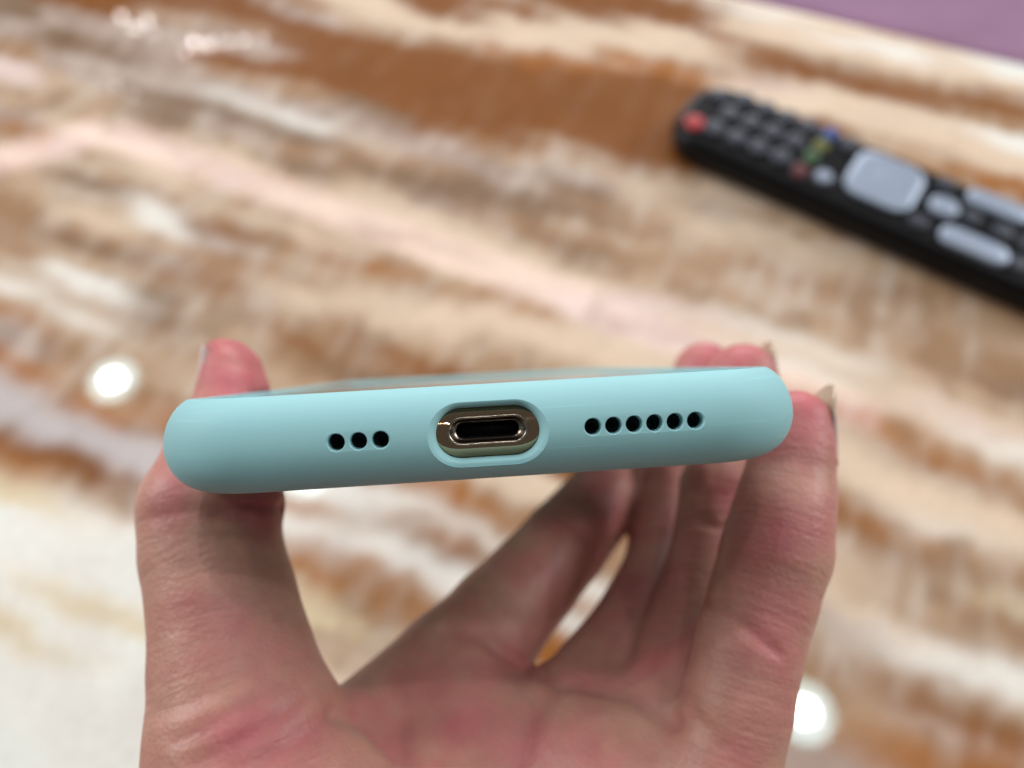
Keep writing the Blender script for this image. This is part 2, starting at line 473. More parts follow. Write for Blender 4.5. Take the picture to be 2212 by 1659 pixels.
def bake(o):
    dg = bpy.context.evaluated_depsgraph_get()
    me = bpy.data.meshes.new_from_object(o.evaluated_get(dg))
    o.modifiers.clear(); old = o.data; o.data = me; bpy.data.meshes.remove(old)
    me.name = o.name
    me.polygons.foreach_set('use_smooth', [True] * len(me.polygons))
bake(case); sharp(case, 24)
tag(case, 'mint green silicone phone case with sound holes and charging cutout, held in the hand', 'phone case')
for c in cutters:
    bpy.data.objects.remove(c)

phone = empty('phone'); phone.matrix_world = PM
tag(phone, 'phone with gold steel frame sitting inside the mint green case', 'phone')
prof = []
for i in range(33):
    a = math.pi * i / 32
    prof.append((5.45 - 3.9 * math.sin(a) ** 0.85, 5.75 - 3.9 * math.cos(a)))
v_, f_ = sweep(prof)
frame = mesh_obj('frame', v_, f_, steel, None); frame.matrix_world = PM; fix_normals(frame)
FY = 5.45 - 3.9     # front of the steel frame (y, mm)
cts = [cut(frame, [(-1, 9.3, 3.7), (FY + 0.02, 8.72, 3.10), (FY + 8, 8.72, 3.10)], 0, PZ + 0.25, 24)]
bake(frame); sharp(frame, 30)
for c in cts: bpy.data.objects.remove(c)
frame.parent = phone; frame.matrix_local = Matrix()
pz = PZ + 0.25
v_, f_, c_ = pill_loft([(FY + 0.16, 8.76, 3.14), (FY + 0.0, 8.68, 3.06), (FY - 0.05, 8.54, 2.92), (FY - 0.03, 8.36, 2.74), (FY + 0.08, 8.16, 2.56), (FY + 0.30, 7.85, 2.36), (FY + 0.55, 7.40, 2.10), (FY + 0.72, 7.05, 1.86), (FY + 0.80, 6.75, 1.62), (FY + 1.1, 6.70, 1.58), (FY + 6.5, 6.70, 1.58)], 0, pz, 24)
rim = mesh_obj('port_rim', v_, f_, rim_steel, phone); fix_normals(rim)
rim.data.materials.append(black)
for p in rim.data.polygons:
    if p.center.y > (FY + 0.9) * .001: p.material_index = 1
v_, f_, c_ = pill_loft([(FY + 3.2, 6.9, 1.9), (FY + 6.8, 6.9, 1.9)], 0, pz, 12)
mesh_obj('port_cavity', v_, f_ + [tuple(range(c_)), tuple(range(c_, 2 * c_))[::-1]], black, rim)
scr_v, scr_f = [], []
gl = [rr_loop(3.2), rr_loop(3.2), rr_loop(3.45)]
for lp, z in zip(gl, (9.60, 9.86, 9.92)):
    scr_v += [(x * .001, y * .001, z * .001) for x, y in lp]
n_ = len(gl[0])
for k in range(2):
    scr_f += [(k * n_ + i, k * n_ + (i + 1) % n_, (k + 1) * n_ + (i + 1) % n_, (k + 1) * n_ + i) for i in range(n_)]
scr_f += [tuple(range(2 * n_, 3 * n_)), tuple(range(n_))[::-1]]
scr = mesh_obj('screen', scr_v, scr_f, glass, phone); sharp(scr, 20)
for hx in HOLES_L + HOLES_R:     # black discs on the frame, painting in the dark depth of its openings
    v_, f_, c_ = pill_loft([(FY - 0.06, 1.7, 1.69), (FY - 0.01, 1.98, 1.96), (FY + 0.8, 1.98, 1.96)], hx, PZ, 12)
    mesh_obj('sound_hole_disc', v_, f_ + [tuple(range(c_))[::-1]], depth_black, phone)

# ------------------------------------------------------------------ hand (one continuous skin, grown from a distance field)
VOX = 0.72
LO = np.array((-68.0, -150.0, 56.0)); HI = np.array((62.0, 22.0, 204.0))
NG = np.ceil((HI - LO) / VOX).astype(int) + 1
AX = [LO[i] + VOX * np.arange(NG[i]) for i in range(3)]

def smin(a, b, k):
    h_ = np.clip(0.5 + 0.5 * (b - a) / k, 0, 1)
    return b * (1 - h_) + a * h_ - k * h_ * (1 - h_)

def cone(D, a, b, ra, rb, k, marg=9.0):
    """smooth union of a tapered capsule into field D, only near it"""
    lo = np.minimum(a - ra, b - rb) - marg; hi = np.maximum(a + ra, b + rb) + marg
    sl = []
    for i in range(3):
        s = int(np.clip(math.floor((lo[i] - LO[i]) / VOX), 0, NG[i])); e = int(np.clip(math.ceil((hi[i] - LO[i]) / VOX) + 1, 0, NG[i]))
        sl.append(slice(s, e))
    x, y, z = np.meshgrid(AX[0][sl[0]], AX[1][sl[1]], AX[2][sl[2]], indexing='ij', sparse=True)
    d = b - a; L2 = float(d @ d) + 1e-9
    t = np.clip(((x - a[0]) * d[0] + (y - a[1]) * d[1] + (z - a[2]) * d[2]) / L2, 0, 1)
    dd = np.sqrt((x - a[0] - t * d[0]) ** 2 + (y - a[1] - t * d[1]) ** 2 + (z - a[2] - t * d[2]) ** 2) - (ra + (rb - ra) * t)
    sub = D[sl[0], sl[1], sl[2]]
    D[sl[0], sl[1], sl[2]] = smin(sub, dd.astype(np.float32), k)

def chain(pts, k=0.7, spread=None):
    D = np.full(NG, 14.0, np.float32)
    for (a, b_) in zip(pts, pts[1:]):
        pa, pb = a[0], b_[0]
        offs = [0.0] if spread is None else None
        if spread is None:
            cone(D, pa, pb, a[1], b_[1], k)
        else:
            for s in (-1, 0, 1):
                cone(D, pa + spread * s * a[2], pb + spread * s * b_[2], a[1], b_[1], k)
    return D
def pt(px, py, z, r, *ex): return (P(px, py, z), r) + ex

thumb = [pt(565, 1760, 99, 14.0, 0), pt(532, 1580, 101, 12.3, 0), pt(506, 1440, 104, 10.6, .4), pt(484, 1300, 107, 9.5, 1.0), pt(461, 1190, 110, 9.0, 1.8),
         pt(454, 1090, 112, 9.0, 2.0), pt(480, 990, 116.5, 7.4, 2.6), pt(498, 905, 120.5, 5.6, 3.0), pt(506, 850, 122.5, 4.75, 2.8), pt(501, 800, 124.2, 4.05, 2.4), pt(490, 777, 125, 3.45, 2.0)]
pinky = [pt(1535, 1800, 99.5, 8.4), pt(1560, 1659, 101, 7.35), pt(1592, 1520, 102.5, 7.2), pt(1617, 1400, 104, 7.1), pt(1648, 1290, 106, 7.25), pt(1676, 1190, 107.5, 7.35),
         pt(1700, 1070, 109.5, 6.6), pt(1713, 970, 111, 5.9), pt(1719, 918, 111.7, 5.1)]
ringf = [pt(1440, 1600, 112, 9.0), pt(1480, 1480, 116, 8.6), pt(1546, 1260, 126, 8.6), pt(1563, 1160, 130, 8.2), pt(1570, 1060, 133, 8.0), pt(1605, 930, 137, 7.2), pt(1604, 818, 139, 6.4)]
middle = [pt(1235, 1585, 117, 9.6), pt(1306, 1482, 124, 9.0), pt(1381, 1373, 132, 8.6), pt(1446, 1240, 144, 8.6), pt(1462, 1110, 154, 8.5), pt(1495, 960, 161.5, 7.5), pt(1521, 806, 166, 6.7)]
index = [pt(880, 1600, 119, 11.2), pt(985, 1455, 125, 10.0), pt(1076, 1337, 132, 8.9), pt(1152, 1252, 139, 8.4), pt(1219, 1174, 146, 8.3), pt(1300, 1080, 158, 7.9), pt(1375, 990, 176, 6.8)]
WR = [np.array(v, float) for v in ((-40, -106, 86), (-32, -110, 83), (-23, -112, 79), (-14, -110, 74))]

Dpalm = np.full(NG, 14.0, np.float32)
def pc_(a, b_, k=6.0): cone(Dpalm, a[0], b_[0], a[1], b_[1], k, 12)
pc_(index[0], (WR[0], 12.5)); pc_(index[0], index[1])
pc_(middle[0], (WR[1], 13)); pc_(ringf[0], pt(1345, 1760, 106, 10)); pc_(pt(1345, 1760, 106, 10), (WR[2], 13))
pc_(pinky[0], pt(1420, 2000, 96, 12)); pc_(pt(1420, 2000, 96, 12), (WR[3], 13))
pc_(thumb[0], pt(690, 1900, 97, 15.5)); pc_(pt(690, 1900, 97, 15.5), (WR[0], 13.5))
pc_(pt(1010, 1700, 114, 10.5), pt(1180, 1800, 110, 10)); pc_(pt(900, 1780, 106, 11), pt(1150, 2000, 100, 12))
pc_(pt(1260, 1640, 111, 8.5), pt(1330, 1640, 110, 8.5)); pc_(pt(1020, 1560, 117, 8.5), pt(1080, 1620, 115, 8.5))
pc_(pt(585, 1640, 104, 8.0), pt(760, 1625, 112, 6.6)); pc_(pt(760, 1625, 112, 6.6), pt(880, 1610, 119, 8.5))
for wv_ in WR:
    pc_((wv_, 13), (wv_ * np.array((1.0, 1, 1)) + np.array((-14, -44, -18)), 15))

Dth = chain(thumb, 0.5, np.array((0.0, 0.0, 1.0)))
Dpi, Dri, Dmi, Din = chain(pinky), chain(ringf), chain(middle), chain(index)
# extra finger-pad fullness
cone(Dpi, P(1690, 1120, 106.5), P(1680, 1190, 105.8), 5.6, 5.9, 3)
cone(Dth, P(505, 1060, 110), P(540, 1085, 110), 6.0, 4.8, 3)
D = Dpalm
Fg = smin(smin(smin(Din, Dmi, 0.6), Dri, 0.8), Dpi, 0.6)
D = smin(D, Dth, 4.0); D = smin(D, Fg, 3.0)
del Fg
del Dpalm, Dth, Din, Dmi, Dri, Dpi

# skin presses flat against the case: keep it just outside the case's outer wall
PMi = PM.inverted()
def case_dist(w_mm):
    """rounded-slab distance (mm) to the case for camera-space points (n,3)"""
    x, y, z = w_mm[..., 0], w_mm[..., 1], w_mm[..., 2]
    o_ = np.array(pc)
    ex = np.array((Xl.dot(CR), Xl.dot(CU), Xl.dot(CF))); ey = np.array((Yl.dot(CR), Yl.dot(CU), Yl.dot(CF))); ez = np.array((Zl.dot(CR), Zl.dot(CU), Zl.dot(CF)))
    q = np.stack((x - o_[0], y - o_[1], z - o_[2]), -1)
    lx, ly, lz = q @ ex, q @ ey - CASE_L / 2, q @ ez
    dx = np.abs(lx) - (CASE_W / 2 - CASE_R); dy = np.abs(ly) - (CASE_L / 2 - CASE_R)
    d2 = np.hypot(np.maximum(dx, 0), np.maximum(dy, 0)) + np.minimum(np.maximum(dx, dy), 0) - CASE_R
    a_, b2 = d2 + 4.8, np.abs(lz) - 5.2 + 4.8
    return np.hypot(np.maximum(a_, 0), np.maximum(b2, 0)) + np.minimum(np.maximum(a_, b2), 0) - 4.8
s0 = int((-20 - LO[1]) / VOX)
gx, gy, gz = np.meshgrid(AX[0], AX[1][s0:], AX[2], indexing='ij')
cd = case_dist(np.stack((gx, gy, gz), -1)).astype(np.float32)
D[:, s0:, :] = -smin(-D[:, s0:, :], cd - 0.03, 0.5)
del gx, gy, gz, cd

def surface_nets(D):
    S = D < 0
    c = np.zeros(tuple(n - 1 for n in D.shape), np.uint8)
    offs = [(i, j, k) for i in (0, 1) for j in (0, 1) for k in (0, 1)]
    n0, n1, n2 = c.shape
    for (i, j, k) in offs: c += S[i:n0 + i, j:n1 + j, k:n2 + k]
    act = (c > 0) & (c < 8)
    ci = np.argwhere(act)
    acc = np.zeros((len(ci), 3)); cnt = np.zeros(len(ci))
    for ax in range(3):
        o1, o2 = [q for q in range(3) if q != ax]
        for a in (0, 1):
            for b_ in (0, 1):
                p0 = ci.copy(); p0[:, o1] += a; p0[:, o2] += b_
                p1 = p0.copy(); p1[:, ax] += 1
                d0 = D[p0[:, 0], p0[:, 1], p0[:, 2]]; d1 = D[p1[:, 0], p1[:, 1], p1[:, 2]]
                cr = (d0 < 0) != (d1 < 0)
                t = np.where(cr, d0 / np.where(cr, d0 - d1, 1), 0)
                q = p0.astype(float); q[:, ax] += t
                acc[cr] += q[cr]; cnt[cr] += 1
    V = acc / cnt[:, None]
    ids = np.full(act.shape, -1, np.int64); ids[act] = np.arange(len(ci))
    F = []
    for ax in range(3):
        o1, o2 = (ax + 1) % 3, (ax + 2) % 3
        s_a = [slice(None)] * 3; s_b = [slice(None)] * 3
        s_a[ax] = slice(0, -1); s_b[ax] = slice(1, None)
        ch = S[tuple(s_a)] != S[tuple(s_b)]
        e = np.argwhere(ch)
        ok = (e[:, o1] > 0) & (e[:, o2] > 0) & (e[:, o1] < act.shape[o1]) & (e[:, o2] < act.shape[o2])
        e = e[ok]
        def cell(da, db):
            q = e.copy(); q[:, o1] -= da; q[:, o2] -= db
            return ids[q[:, 0], q[:, 1], q[:, 2]]
        quad = np.stack((cell(1, 1), cell(0, 1), cell(0, 0), cell(1, 0)), -1)
        flip = ~S[e[:, 0], e[:, 1], e[:, 2]]
        quad[flip] = quad[flip][:, ::-1]
        F.append(quad)
    return V, np.concatenate(F)

HV, HF = surface_nets(D)
HV = HV * VOX + LO
keep = (HF >= 0).all(1); HF = HF[keep]

def edges_of(F):
    return np.concatenate((F[:, [0, 1]], F[:, [1, 2]], F[:, [2, 3]], F[:, [3, 0]]))
E_ = edges_of(HF)
def relax(V, it, lam):
    n = len(V); deg = np.bincount(E_[:, 0], minlength=n) + np.bincount(E_[:, 1], minlength=n)
    for _ in range(it):
        A = np.stack([np.bincount(E_[:, 0], V[E_[:, 1], i], n) + np.bincount(E_[:, 1], V[E_[:, 0], i], n) for i in range(3)], 1)
        V = V + lam * (A / np.maximum(deg, 1)[:, None] - V)
    return V
HV = relax(HV, 3, 0.5)
def vnormals(V, F):
    nrm = np.cross(V[F[:, 2]] - V[F[:, 0]], V[F[:, 3]] - V[F[:, 1]])
    N = np.zeros_like(V)
    for k in range(4):
        for i in range(3): N[:, i] += np.bincount(F[:, k], nrm[:, i], len(V))
    return N / (np.linalg.norm(N, axis=1)[:, None] + 1e-12)
HN = vnormals(HV, HF)
PXY = np.stack((1106 + HV[:, 0] * FPX / HV[:, 2], 829.5 - HV[:, 1] * FPX / HV[:, 2]), 1)
facing = np.clip(-(HN * (HV / np.linalg.norm(HV, axis=1)[:, None])).sum(1), 0, 1)

# skin folds: (polyline on the skin as (px, py), depth range, fold depth mm, half width mm)
CREASES = [
    ([(1495, 1300), (1560, 1318), (1610, 1348), (1680, 1405)], (90, 112), 0.36, 0.75),
    ([(1590, 1350), (1640, 1385), (1690, 1420)], (90, 112), 0.22, 0.6),
    ([(1470, 1490), (1500, 1550), (1560, 1610)], (90, 112), 0.45, 1.0),
    ([(965, 1358), (1040, 1375), (1095, 1410), (1140, 1445)], (105, 140), 1.0, 1.1),
    ([(1130, 1130), (1200, 1125), (1290, 1185)], (120, 165), 0.45, 1.0),
    ([(1180, 1455), (1280, 1478), (1370, 1500), (1450, 1560)], (95, 132), 1.1, 1.3),
    ([(1205, 1475), (1150, 1545), (1118, 1659)], (95, 130), 0.9, 1.5),
    ([(733, 1535), (800, 1560), (850, 1610), (885, 1670)], (90, 122), 1.2, 1.4),
    ([(800, 1530), (860, 1575), (905, 1670)], (90, 122), 0.9, 1.3),
    ([(470, 1108), (540, 1092), (610, 1100)], (95, 116), 0.8, 1.0),
    ([(1485, 1112), (1540, 1135), (1600, 1165)], (110, 135), 0.3, 1.0),
    ([(1390, 1490), (1440, 1380), (1480, 1250), (1478, 1100)], (110, 150), 0.25, 1.2),
    ([(320, 1120), (420, 1105), (520, 1120)], (90, 112), 0.25, 0.8),
    ([(380, 1600), (470, 1560), (600, 1480)], (80, 104), 0.35, 1.0),
    ([(420, 1650), (540, 1590), (660, 1500)], (80, 106), 0.4, 1.0),
    ([(520, 1670), (620, 1610), (720, 1540)], (80, 108), 0.35, 1.1),
    ([(350, 1540), (450, 1500), (560, 1440)], (80, 104), 0.3, 1.0),
]
def seg_dist(p, a, b_):
    d = b_ - a; t = np.clip(((p - a) @ d) / (d @ d), 0, 1)
    return np.linalg.norm(p - a - t[:, None] * d, axis=1)
disp = np.zeros(len(HV))
for poly, (z0, z1), dep, hw in CREASES:
    sel = (HV[:, 2] > z0) & (HV[:, 2] < z1) & (facing > 0.05)
    q = PXY[sel]
    dd = np.min([seg_dist(q, np.array(a, float), np.array(b_, float)) for a, b_ in zip(poly, poly[1:])], 0)
    dmm = dd * HV[sel, 2] / FPX
    disp[sel] -= dep * np.exp(-(dmm / hw) ** 2)
CREASE = np.clip(-disp / 0.7, 0, 1)
HV = HV + HN * disp[:, None]
HV = relax(HV, 1, 0.3)

# fingers' own length coordinate (for the fine wrinkles running across them) and skin redness: natural flush plus reddish shade painted into palm and fingers
BD, BA_ = [], []
for ch_i, chn in enumerate((thumb, pinky, ringf, middle, index)):
    acc_ = 0.0; best = np.full(len(HV), 1e9); al_ = np.zeros(len(HV))
    for a, b_ in zip(chn, chn[1:]):
        d = b_[0] - a[0]; L = np.linalg.norm(d)
        t = ((HV - a[0]) @ d) / (L * L); tcl = np.clip(t, 0, 1)
        dist = np.linalg.norm(HV - a[0] - tcl[:, None] * d, axis=1) - (a[1] + (b_[1] - a[1]) * tcl)
        bt = dist < best
        al_[bt] = acc_ + tcl[bt] * L; best[bt] = dist[bt]
        acc_ += L
    BD.append(best); BA_.append(al_ + 60 * ch_i)
BD, BA_ = np.array(BD), np.array(BA_)
ordr = np.argsort(BD, 0)
ix = np.arange(len(HV))
ALONG = BA_[ordr[0], ix]
WRK = np.clip((BD[ordr[1], ix] - BD[ordr[0], ix]) / 5.0, 0, 1) * np.clip(1 - (BD[ordr[0], ix] - 1.5) / 4.0, 0, 1)
FLUSH_SHADE = [((1330, 1230), 260, (115, 190), .50), ((1080, 1560), 330, (100, 140), .36), ((1640, 1350), 260, (90, 113), .35), ((560, 1100), 70, (95, 118), .8),
         ((500, 790), 120, (110, 130), 1.0), ((1520, 780), 95, (140, 180), 1.0), ((1600, 780), 95, (125, 150), 1.0), ((1735, 900), 110, (100, 120), 1.0),
         ((1690, 1150), 110, (95, 118), .85), ((1600, 1210), 90, (95, 112), .45), ((520, 1400), 130, (85, 110), .5), ((560, 1600), 150, (80, 112), .65),
         ((1250, 1620), 110, (95, 125), .8), ((930, 1480), 90, (105, 130), .8), ((1010, 1560), 110, (100, 130), .6), ((1560, 1060), 70, (118, 140), .9),
         ((380, 1030), 90, (95, 122), .6), ((1370, 1420), 90, (110, 140), .7), ((1560, 1640), 100, (90, 108), .4), ((1080, 1620), 90, (100, 128), .6)]
FL = np.zeros(len(HV))
for (c_, rad, (z0, z1), amp) in FLUSH_SHADE:
    sel = (HV[:, 2] > z0) & (HV[:, 2] < z1)
    FL[sel] = np.maximum(FL[sel], amp * np.exp(-((PXY[sel] - np.array(c_)) ** 2).sum(1) / rad ** 2))
FL = np.clip(FL + 0.22 * CREASE, 0, 1.2)
NAILS = [  # centre, direction to the free edge, outward normal, width, length, curvature radius, free part, label
    (P(424, 818, 122.9), (1.15, 10.0, 0.6), (-1, 0.08, -0.50), 9.4, 11.0, 8.5, 0.02, 'thumb nail seen edge on'),
    (P(1802, 920, 112.2), (-.1, 10, 0.5), (0.98, 0.0, 0.06), 7.8, 12.0, 4.8, 0.36, 'long olive tinted nail of the little finger'),
    (P(1676, 808, 140.4), (-1.4, 10, 0.7), (0.95, 0.12, 0.10), 9.0, 12.0, 6.0, 0.26, None),
    (P(1585, 812, 169), (-1.4, 10, 1.0), (0.80, 0.2, 0.6), 10.0, 12, 7.0, 0.3, None)]
for (c_, al_, nr_, wd_, ln_, R_, fr_, lb_) in NAILS:
    t = np.array(al_, float); t /= np.linalg.norm(t)
    n = np.array(nr_, float); n -= t * (n @ t); n /= np.linalg.norm(n)
    sd = np.cross(t, n); q = HV - c_
    qs, qt, qn = q @ sd, q @ t, q @ n
    plate = np.sqrt(np.maximum(R_ ** 2 - np.minimum(np.abs(qs), R_ * .98) ** 2, 0)) - R_ - 0.03 * qt ** 2 / ln_
    ins_ = (np.abs(qs) < wd_ / 2 + 0.1) & (np.abs(qt) < ln_ / 2) & (qn > plate - 0.15) & (qn < plate + 4)
    HV[ins_] += n * (plate[ins_] - 0.15 - qn[ins_])[:, None]
HW = np.array((0, 0, CAM_H)) + (HV[:, :1] * np.array(CR) + HV[:, 1:2] * np.array(CU) + HV[:, 2:3] * np.array(CF)) * 0.001
hm = bpy.data.meshes.new('hand')
hm.from_pydata(HW.tolist(), [], HF.tolist())
hm.polygons.foreach_set('use_smooth', [True] * len(hm.polygons))
a1 = hm.attributes.new('flush_shade', 'FLOAT', 'POINT'); a1.data.foreach_set('value', FL.astype(np.float32))
a3 = hm.attributes.new('wrinkle', 'FLOAT', 'POINT'); a3.data.foreach_set('value', WRK.astype(np.float32))
a2 = hm.attributes.new('along', 'FLOAT', 'POINT'); a2.data.foreach_set('value', ALONG.astype(np.float32))

sk = bpy.data.materials.new('skin'); sk.use_nodes = True
nt = sk.node_tree; b = nt.nodes['Principled BSDF']
N = nt.nodes.new; L_ = nt.links.new
tc = N('ShaderNodeTexCoord')
fl = N('ShaderNodeAttribute'); fl.attribute_name = 'flush_shade'
al = N('ShaderNodeAttribute'); al.attribute_name = 'along'
nz = N('ShaderNodeTexNoise'); nz.inputs['Scale'].default_value = 110; nz.inputs['Detail'].default_value = 4
L_(tc.outputs['Object'], nz.inputs['Vector'])
mr = N('ShaderNodeMapRange'); mr.inputs['From Min'].default_value = 0.35; mr.inputs['From Max'].default_value = 0.7
mr.inputs['To Min'].default_value = -0.25; mr.inputs['To Max'].default_value = 0.38
L_(nz.outputs['Fac'], mr.inputs['Value'])
ad = N('ShaderNodeMath'); ad.operation = 'ADD'; ad.use_clamp = True
L_(fl.outputs['Fac'], ad.inputs[0]); L_(mr.outputs['Result'], ad.inputs[1])
mx = N('ShaderNodeMix'); mx.data_type = 'RGBA'
mx.inputs[6].default_value = (0.515, 0.270, 0.205, 1); mx.inputs[7].default_value = (0.50, 0.138, 0.148, 1)
L_(ad.outputs[0], mx.inputs[0])
n2 = N('ShaderNodeTexNoise'); n2.inputs['Scale'].default_value = 420; n2.inputs['Detail'].default_value = 5
L_(tc.outputs['Object'], n2.inputs['Vector'])
m2 = N('ShaderNodeMapRange'); m2.inputs['To Min'].default_value = 0.86; m2.inputs['To Max'].default_value = 1.14
L_(n2.outputs['Fac'], m2.inputs['Value'])
hs = N('ShaderNodeHueSaturation'); L_(mx.outputs[2], hs.inputs['Color']); L_(m2.outputs['Result'], hs.inputs['Value'])
L_(hs.outputs['Color'], b.inputs['Base Color'])
sx = N('ShaderNodeSeparateXYZ'); L_(tc.outputs['Object'], sx.inputs[0])
def mul(s, k):
    q = N('ShaderNodeMath'); q.operation = 'MULTIPLY'; L_(s, q.inputs[0]); q.inputs[1].default_value = k; return q.outputs[0]
cx = N('ShaderNodeCombineXYZ')
L_(mul(al.outputs['Fac'], 0.95), cx.inputs[0]); L_(mul(sx.outputs[0], 130), cx.inputs[1]); L_(mul(sx.outputs[1], 130), cx.inputs[2])
n3 = N('ShaderNodeTexNoise'); n3.inputs['Scale'].default_value = 1.0; n3.inputs['Detail'].default_value = 3
L_(cx.outputs[0], n3.inputs['Vector'])
bp1 = N('ShaderNodeBump'); bp1.inputs['Strength'].default_value = 0.34; bp1.inputs['Distance'].default_value = 0.0006
wk = N('ShaderNodeAttribute'); wk.attribute_name = 'wrinkle'
wm = N('ShaderNodeMath'); wm.operation = 'MULTIPLY'; L_(n3.outputs['Fac'], wm.inputs[0]); L_(wk.outputs['Fac'], wm.inputs[1])
L_(wm.outputs[0], bp1.inputs['Height'])
n4 = N('ShaderNodeTexVoronoi'); n4.inputs['Scale'].default_value = 1500
L_(tc.outputs['Object'], n4.inputs['Vector'])
bp2 = N('ShaderNodeBump'); bp2.inputs['Strength'].default_value = 0.25; bp2.inputs['Distance'].default_value = 0.00025
L_(n4.outputs['Distance'], bp2.inputs['Height']); L_(bp1.outputs['Normal'], bp2.inputs['Normal'])
L_(bp2.outputs['Normal'], b.inputs['Normal'])
b.inputs['Roughness'].default_value = 0.43
b.inputs['Specular IOR Level'].default_value = 0.35
b.inputs['Subsurface Weight'].default_value = 0.45
b.inputs['Subsurface Radius'].default_value = (1.0, 0.32, 0.22)
b.inputs['Subsurface Scale'].default_value = 0.0035
hm.materials.append(sk)
hand = bpy.data.objects.new('hand', hm); sc.collection.objects.link(hand)
tag(hand, 'bare left hand, palm up, gripping the cased phone by its long sides', 'hand')

nail_m = mat('nail', (0.54, 0.37, 0.35, 1), 0.28, spec=0.5, vary=(300, 0.06), Subsurface_Weight=0.2, Subsurface_Scale=0.001)
nail_tip = mat('nail_free_edge', (0.60, 0.49, 0.36, 1), 0.30, spec=0.5, Subsurface_Weight=0.3, Subsurface_Scale=0.001)
def nail(center, along, normal, wdt, ln, R, free=0.25, bend=0.03, name_label=None):
    """curved nail plate in camera space (mm); along points to the free edge"""
    t = np.array(along, float); t /= np.linalg.norm(t)
    n = np.array(normal, float); n -= t * (n @ t); n /= np.linalg.norm(n)
    s = np.cross(t, n)
    nx, ny = 15, 19
    vs_, fs_, mi = [], [], []
    for lay in (0.0, -0.45):
        for j in range(ny):
            fy = j / (ny - 1); y = (fy - 0.5) * ln
            for i in range(nx):
                fx = i / (nx - 1) * 2 - 1
                ww = wdt / 2 * (1 - 0.10 * (1 - fy))
                yy = y
                if fy > 0.5: yy = y - (fy - 0.5) * 2 * 0.16 * ln * fx * fx       # rounded free edge
                else: yy = y + (0.5 - fy) * 2 * 0.14 * ln * fx * fx
                a = fx * ww / R
                p = np.array(center) + s * (R * math.sin(a)) + n * ((R + lay) * math.cos(a) - R) + t * yy - n * bend * (yy ** 2) / ln
                vs_.append(cam2w(*p))
    q = nx * ny
    for j in range(ny - 1):
        for i in range(nx - 1):
            k = j * nx + i
            fs_.append((k, k + 1, k + nx + 1, k + nx)); mi.append(j)
            fs_.append((q + k, q + k + nx, q + k + nx + 1, q + k + 1)); mi.append(j)
    bd = [i for i in range(nx)] + [j * nx + nx - 1 for j in range(1, ny)] + [(ny - 1) * nx + i for i in range(nx - 2, -1, -1)] + [j * nx for j in range(ny - 2, 0, -1)]
    for a, b2 in zip(bd, bd[1:] + bd[:1]):
        fs_.append((a, q + a, q + b2, b2)); mi.append(max(a, b2) // nx - 1)
    o = mesh_obj('fingernail', vs_, fs_, nail_m, hand)
    o.data.materials.append(nail_tip)
    for p_, j in zip(o.data.polygons, mi):
        if j > (1 - free) * (ny - 1): p_.material_index = 1
    fix_normals(o); sharp(o, 50)
    if name_label: o['label'] = name_label
    return o
for (c_, al_, nr_, wd_, ln_, R_, fr_, lb_) in NAILS:
    nail(c_, al_, nr_, wd_, ln_, R_, fr_, 0.03, lb_)

# ------------------------------------------------------------------ remote control
RA = math.radians(-33.7)
remote = empty('remote_control', (0.08805, 0.29821, 0))
remote.rotation_euler = (0, 0, RA)
tag(remote, 'black television remote with silver pad lying on the stone table', 'remote control')
plastic = mat('remote_black', (0.004, 0.004, 0.005, 1), 0.36, spec=0.2, bump=(2500, 0.15, 0.0002))
face_m = mat('remote_face', (0.003, 0.003, 0.004, 1), 0.45, spec=0.12, bump=(2500, 0.15, 0.0002))
rubber = mat('button_rubber', (0.034, 0.039, 0.055, 1), 0.40, spec=0.5)
silver = mat('button_silver', (0.31, 0.365, 0.46, 1), 0.38, metal=0.3)
b_red = mat('button_power_red', (0.42, 0.03, 0.03, 1), 0.45)
c_red = mat('button_red', (0.10, 0.012, 0.016, 1), 0.45); c_grn = mat('button_green', (0.030, 0.085, 0.030, 1), 0.45)
c_yel = mat('button_yellow', (0.12, 0.12, 0.015, 1), 0.45); c_blu = mat('button_blue', (0.025, 0.06, 0.24, 1), 0.45)
L0, L1, WC, HWID, THK = -11.0, 192.0, 12.8, 24.0, 17.0

def sq_loop(cx, cy, hx, hy, r, z, n=8):
    r = min(r, hx, hy); lp = []
    for s, (sx_, sy_) in enumerate(((1, 1), (-1, 1), (-1, -1), (1, -1))):
        for k in range(n + 1):
            a = s * math.pi / 2 + k * math.pi / 2 / n
            lp.append(((cx + sx_ * (hx - r) + r * math.cos(a)) * .001, (cy + sy_ * (hy - r) + r * math.sin(a)) * .001, z * .001))
    return lp
def loft(loops):
    n = len(loops[0]); vs_ = [p for l in loops for p in l]; fs_ = []
    for k in range(len(loops) - 1):
        fs_ += [(k * n + i, k * n + (i + 1) % n, (k + 1) * n + (i + 1) % n, (k + 1) * n + i) for i in range(n)]
    fs_.append(tuple(range((len(loops) - 1) * n, len(loops) * n))); fs_.append(tuple(range(n))[::-1])
    return vs_, fs_
mx_, my_ = (L0 + L1) / 2, WC; hl = (L1 - L0) / 2
lps = []
for ins, z in ((6, 0.2), (2.6, 1.2), (0.8, 4.0), (0.1, 7.5), (0.0, 10), (0.5, 13.0), (1.6, 15.2), (3.2, 16.4), (4.6, 16.8)):
    lps.append(sq_loop(mx_, my_, hl - ins, HWID - ins, 18 - ins * 0.8, z, 10))
v_, f_ = loft(lps)
rb = mesh_obj('housing', v_, f_, plastic, remote); sharp(rb, 40)
v_, f_ = loft([sq_loop(mx_, my_, hl - 4.6, HWID - 4.6, 14.4, 16.79, 10), sq_loop(mx_, my_, hl - 4.8, HWID - 4.8, 14.2, 17.0, 10)])
mesh_obj('face_plate', v_, f_, face_m, remote, smooth=False)

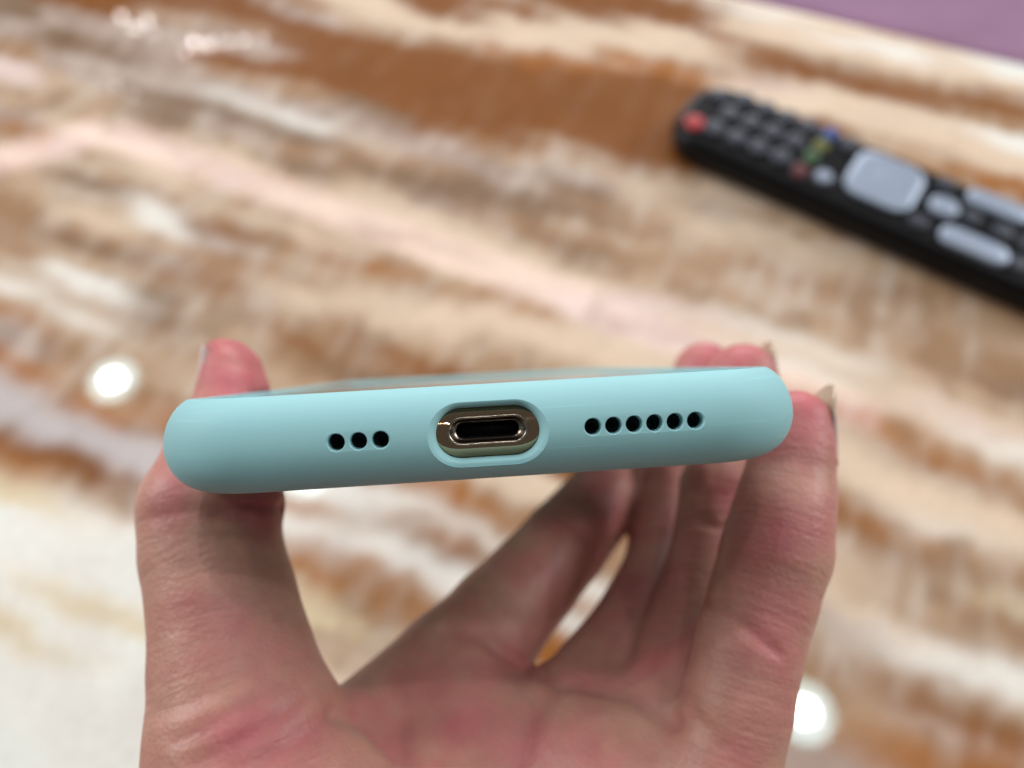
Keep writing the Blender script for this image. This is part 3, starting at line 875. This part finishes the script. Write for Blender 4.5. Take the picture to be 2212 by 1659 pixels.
def button(name, L, W, hx, hy, r, hgt, m_, dome=0.5):
    lp = [sq_loop(L, W, hx, hy, r, 16.9), sq_loop(L, W, hx, hy, r, 17 + hgt * 0.6), sq_loop(L, W, hx * .95, hy * .95, r, 17 + hgt * 0.88), sq_loop(L, W, hx * .84, hy * .84, r * .9, 17 + hgt),
          sq_loop(L, W, hx * .5, hy * .5, r * .6, 17 + hgt + dome * .35), sq_loop(L, W, hx * .15, hy * .15, r * .3, 17 + hgt + dome * .45)]
    v2, f2 = loft(lp)
    o = mesh_obj(name, v2, f2, m_, remote); sharp(o, 50)
    return o
CW = 15.0
button('power_button', 0.5, CW - 14.4, 4.9, 4.9, 4.9, 1.6, b_red)
button('button', 2.5, CW + 10.5, 4.6, 4.6, 4.6, 1.6, rubber)
for k in range(4):
    for j, dx in ((-1, -1.2), (0, 0.2), (1, 1.6)):
        button('button', 12.2 + 11.5 * k + dx, CW + 13.2 * j + 0.6, 4.95, 4.95, 4.95, 1.9, rubber)
for W_, m_ in ((-16.0, c_red), (-4.8, c_grn), (5.0, c_yel), (14.8, c_blu)):
    button('colour_button', 57.5 + W_ * 0.08, CW + W_, 3.6, 4.4, 3.4, 1.5, m_)
button('menu_button', 67.0, CW - 14.2, 5.0, 5.0, 5.0, 1.6, rubber)
button('menu_button_cap', 67.0, CW - 14.2, 3.7, 3.7, 3.7, 2.1, silver)
button('button', 69.3, CW + 13.2, 4.8, 4.8, 4.8, 1.6, rubber)
pad = button('navigation_pad', 91.2, CW - 0.6, 16.0, 15.6, 8.5, 2.2, silver, 0.3)
button('ok_button', 91.2, CW - 0.6, 4.6, 4.6, 4.6, 2.6, silver, 0.1)
button('home_button', 119.0, CW - 1.0, 6.6, 5.6, 5.2, 1.9, silver)
button('button', 112.6, CW - 15.6, 4.3, 3.5, 3.4, 1.5, rubber)
button('button', 115.6, CW + 13.6, 4.3, 3.9, 3.6, 1.5, rubber)
button('volume_rocker', 137.2, CW - 15.8, 15.0, 5.4, 5.2, 2.1, silver)
button('channel_rocker', 139.8, CW + 12.9, 14.5, 5.2, 5.0, 2.1, silver)
button('button', 131.2, CW + 0.3, 4.0, 4.0, 4.0, 1.5, rubber)
button('button', 145.4, CW - 0.6, 4.2, 4.2, 4.2, 1.5, rubber)
button('button', 156.2, CW - 15.2, 4.0, 4.0, 4.0, 1.5, rubber)
button('button', 156.6, CW - 1.6, 4.0, 4.0, 4.0, 1.5, rubber)
button('button', 158.2, CW + 12.9, 4.0, 4.0, 4.0, 1.5, rubber)
